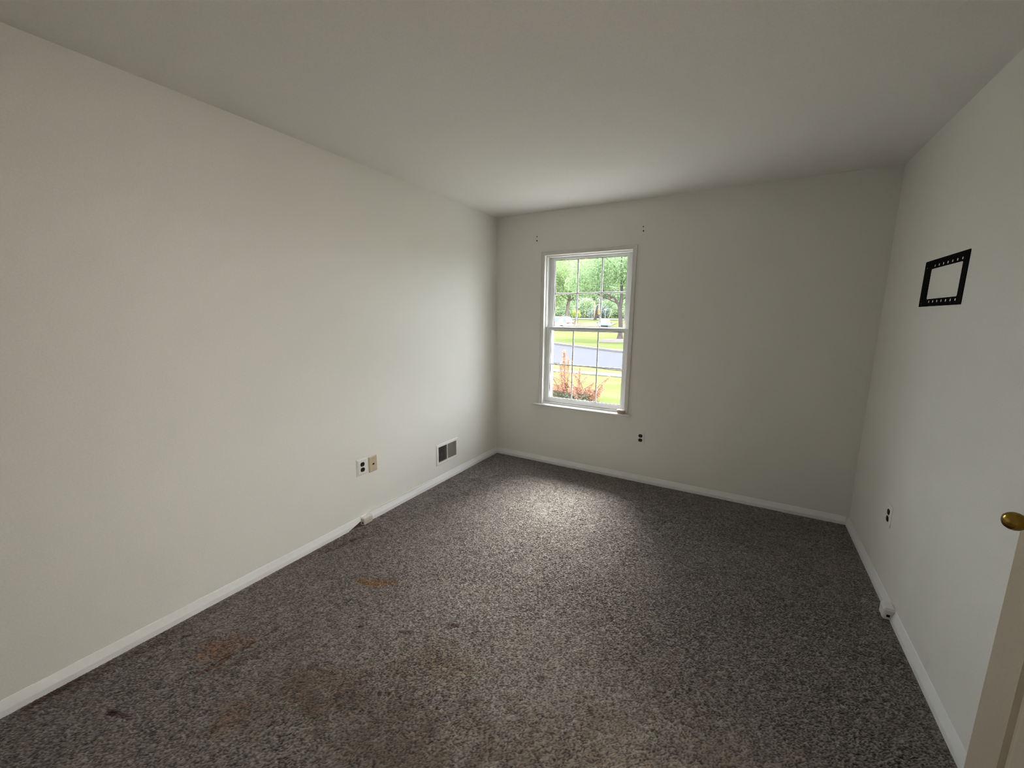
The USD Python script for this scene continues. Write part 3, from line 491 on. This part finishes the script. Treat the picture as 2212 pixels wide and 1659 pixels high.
obj('guard', tube([(0, 0, 0), (.667, 0, 1.85)], .055, 8), paint('guard_yellow', (.30, .30, .05), .5, .3), g); obj('wire', tube([(.66, 0, 1.82), (2.5, 0, 6.9)], .012, 5), POST, g)
tag(obj('power_line', tube([(-40, 69.18, 3.5), (-30, 69.18, 3.15), (-22.5, 69.18, 3.0), (-10, 69.18, 3.05), (4, 69.18, 3.4)], .016, 5), BARK), 'thin dark overhead cable crossing in front of the woods', 'cable')
# --- cars
def loft(profile, half, tum=lambda z: 1.0):
    n = len(profile); P = Polygon(profile); v2, f2 = trimesh.creation.triangulate_polygon(P, engine='earcut')
    v2 = np.array(v2); L = np.array([(x, -half*tum(z), z) for x, z in v2]); R = L*[1, -1, 1]
    m1 = trimesh.Trimesh(L, f2, process=False); m2 = trimesh.Trimesh(R, f2[:, ::-1], process=False)
    q = np.array(profile); A = np.array([(x, -half*tum(z), z) for x, z in q]); B = A*[1, -1, 1]; f = []
    for i in range(n):
        j = (i+1) % n; f += [[i, j, j+n], [i, j+n, i+n]]
    m = cat(m1, m2, trimesh.Trimesh(np.vstack([A, B]), f, process=False)); m.merge_vertices(); m.fix_normals(); return m
def paintcar(nm, c): return paint(nm, c, .5, .15)
CARGL = paint('car_glass', (.09, .11, .14), .15, .25); TYRE = paint('tyre', (.016, .016, .018), .8, .05); RIM = paint('wheel_rim', (.12, .12, .12), .5, .2); TAIL = paint('tail_lens', (.18, .025, .04), .3, .2); LAMP = paint('head_lens', (.24, .24, .26), .3, .2)
def wheel(g, x, y, r):
    s = 1 if y > 0 else -1
    t = lathe([(r*.6, -.11), (r*.95, -.11), (r, -.07), (r, .07), (r*.95, .11), (r*.6, .11)], 24); w = obj('wheel', to_axes(t, (x, y, r), (1, 0, 0), (0, 0, 1), (0, -1, 0)), TYRE, g)
    obj('rim', to_axes(lathe([(0, .06), (r*.25, .07), (r*.6, .10), (r*.62, -.1), (0, -.1)], 20), (x, y, r), (1, 0, 0), (0, 0, 1), (0, s, 0)) , RIM, w)
def arch(x, r, z): return [(x+r*math.cos(a), z+r*math.sin(a)) for a in np.linspace(0, math.pi, 9)]
def car(name, label, loc, rz, bodymat, L, hw_, Hh, hood):
    """local: front towards -x, base at z=0"""
    g = thing(name, label, 'car', loc, rz); wr = .34; xf, xr = -L/2+.85, L/2-.90
    belt = .98 if hood else .88
    prof = [(-L/2, .35), (-L/2+.05, .62), (-L/2+.18, .80), (-L/2+1.15, belt)]+([] if hood else [])+[(L/2-.10, belt+.05), (L/2, .85), (L/2, .40), (L/2-.08, .28)]
    low = [(L/2-.08, .28)]+[(x, z) for x, z in arch(xr, .42, .28)]+[(x, z) for x, z in arch(xf, .42, .28)]+[(-L/2+.02, .28)]
    obj('body', loft(prof[:-1]+low, hw_, lambda z: 1.0-0.10*max(0, (z-.7))), bodymat, g)
    top = [(-L/2+1.05, belt-.01), (-L/2+1.95, Hh-.04), (-L/2+2.3, Hh), (L/2-.75, Hh-.01), (L/2-.35, Hh-.12), (L/2-.02, belt+.04)] if hood else [(-L/2+1.15, belt-.01), (-L/2+2.0, Hh-.03), (-L/2+2.5, Hh), (L/2-1.6, Hh-.03), (L/2-.6, belt+.03)]
    tm = lambda z: .97-.22*max(0, (z-belt)/(Hh-belt))
    obj('cabin', loft(top, hw_, tm), bodymat, g)
    def pane(pts, off, nm='window'):
        for s in (-1, 1):
            v = [(x, s*(hw_*tm(z)+off), z) for x, z in pts]; v += [(x, s*(hw_*tm(z)-.02), z) for x, z in pts]
            obj(nm, hull(v), CARGL, g)
    if hood:
        pane([(-L/2+1.5, belt+.06), (-L/2+2.0, Hh-.17), (-L/2+2.7, Hh-.14), (-L/2+2.7, belt+.06)], .006); pane([(-L/2+2.8, belt+.06), (-L/2+2.8, Hh-.14), (L/2-1.25, Hh-.16), (L/2-1.45, belt+.08)], .006); 
        pane([(L/2-.78, belt+.04), (L/2-.62, Hh-.2), (L/2-.47, Hh-.22), (L/2-.22, belt+.06)], .006, 'quarter_window')
    else: pane([(-L/2+1.6, belt+.05), (-L/2+2.1, Hh-.14), (L/2-1.7, Hh-.14), (L/2-1.1, belt+.06)], .006)
    def strip(p, q, nm, mat, w):   # glass across the width between two profile points
        (x0, z0), (x1, z1) = p, q; nrm = np.array([-(z1-z0), x1-x0]); nrm /= np.linalg.norm(nrm)
        if nrm[1] < 0: nrm = -nrm
        v = [];
        for (x, z) in (p, q):
            for s in (-1, 1):
                for d_ in (-.02, .008): v.append((x+nrm[0]*d_, s*w*hw_*tm(z), z+nrm[1]*d_))
        obj(nm, hull(v), mat, g)
    A, B = top[0], top[1]; lerp = lambda a, b, t: (a[0]+(b[0]-a[0])*t, a[1]+(b[1]-a[1])*t)
    strip(lerp(A, B, .1), lerp(A, B, .93), 'windscreen', CARGL, .90); strip(lerp(top[-1], top[-2], .12), lerp(top[-1], top[-2], .9), 'rear_window', CARGL, .86)
    for s in (-1, 1):
        obj('tail_light', cbx((L/2-.22, s*(hw_-.30), .90), (L/2+.02, s*(hw_+.0), 1.04), .03), TAIL, g)
        obj('headlight', cbx((-L/2+.02, s*(hw_-.42), .62), (-L/2+.3, s*(hw_-.04), .75), .03), LAMP, g)
        obj('mirror', cbx((-L/2+1.35, s*(hw_-.05), belt+.02), (-L/2+1.5, s*(hw_+.20), belt+.17), .04), bodymat, g)
        for x in (xf, xr): wheel(g, x, s*(hw_-.11), wr)
    obj('grille', cbx((-L/2-.015, -hw_*.55, .40), (-L/2+.1, hw_*.55, .60), .03), TYRE, g); obj('bumper', cbx((L/2-.1, -hw_*.9, .34), (L/2+.06, hw_*.9, .52), .04), bodymat, g)
car('suv', 'white sport utility car at the left edge of the window view', (-17.25-2.35, 44.9, GZ+.028), 0, paintcar('car_white', (.22, .22, .224)), 4.7, .93, 1.80, True)
car('hatchback', 'grey-blue car facing the house beside the leaning trunk', (-15.35, 52.8, GZ+.028), 107, paintcar('car_blue', (.085, .107, .114)), 4.2, .87, 1.47, False)
# --- red barberry under the window
rg = np.random.default_rng(31); S0 = np.array([-0.95, 4.9, GZ]); g = thing('barberry_shrub', 'orange-red leaved shrub with tall shoots just outside the window', 'shrub', tuple(S0))
shoots = []
def shoot(tip, n, spread, base=None):
    n = int(n*1.6)
    base = np.array(base if base is not None else [-0.95+0.45*rg.normal()*.5, 4.9+.15*rg.normal(), GZ]); tip = np.array(tip, float); mid = base*.4+tip*.6+np.array([0, 0, .06])
    P = np.array([base, base*.7+mid*.3, mid, mid*.4+tip*.6, tip]); shoots.append(tube(P-S0, [.009, .008, .006, .005, .002], 5))
    t = rg.random(n)**.75; q = base[None]*(1-t)[:, None]+tip[None]*t[:, None]; q += rg.normal(size=(n, 3))*spread*(1.25-t)[:, None]; return q
LP = [shoot((-1.298, 4.9, .70), 620, .055, (-1.25, 4.95, GZ)), shoot((-1.20, 4.95, .52), 300, .06, (-1.2, 4.95, GZ)), shoot((-1.38, 4.9, .40), 250, .06, (-1.3, 4.95, GZ)), shoot((-.896, 4.9, .34), 260, .05, (-.92, 4.9, GZ)), shoot((-1.75, 4.9, .28), 240, .06), shoot((-1.62, 4.9, .12), 200, .06), shoot((-.206, 4.9, .20), 150, .04), shoot((-.35, 4.85, .02), 170, .05), shoot((-.55, 4.9, .05), 170, .05), shoot((-.70, 4.9, .18), 150, .05), shoot((-1.05, 4.9, .22), 200, .05), shoot((-1.5, 5.0, .2), 200, .06)]
for i in range(46):
    a = rg.random()*2*math.pi; rr = math.sqrt(rg.random()); LP.append(shoot((-.98+.80*rr*math.cos(a), 4.9+.45*rr*math.sin(a), -.14+.22*rg.random()-.16*rr), 95, .05))
tag(obj('stems', cat(*shoots), BARK, g), kind='stuff')
tag(obj('foliage', leaves(np.vstack(LP)-S0, .033, rg, 0, .55), LEAF_R, g, smooth=False), kind='stuff')
gp = np.stack([-1.15+.85*(rg.random(900)-.5)*1.3, 4.66+.10*rg.normal(size=900), GZ+.02+.17*rg.random(900)], 1)
LEAF_G = leafy('leaf_grey', (0.085, 0.098, 0.068), (0.150, 0.165, 0.120))
tag(obj('lower_foliage', leaves(gp-S0, .045, rg, 0, .6), LEAF_G, g, smooth=False, label='grey-green leaves at the foot of the shrub'), kind='stuff')
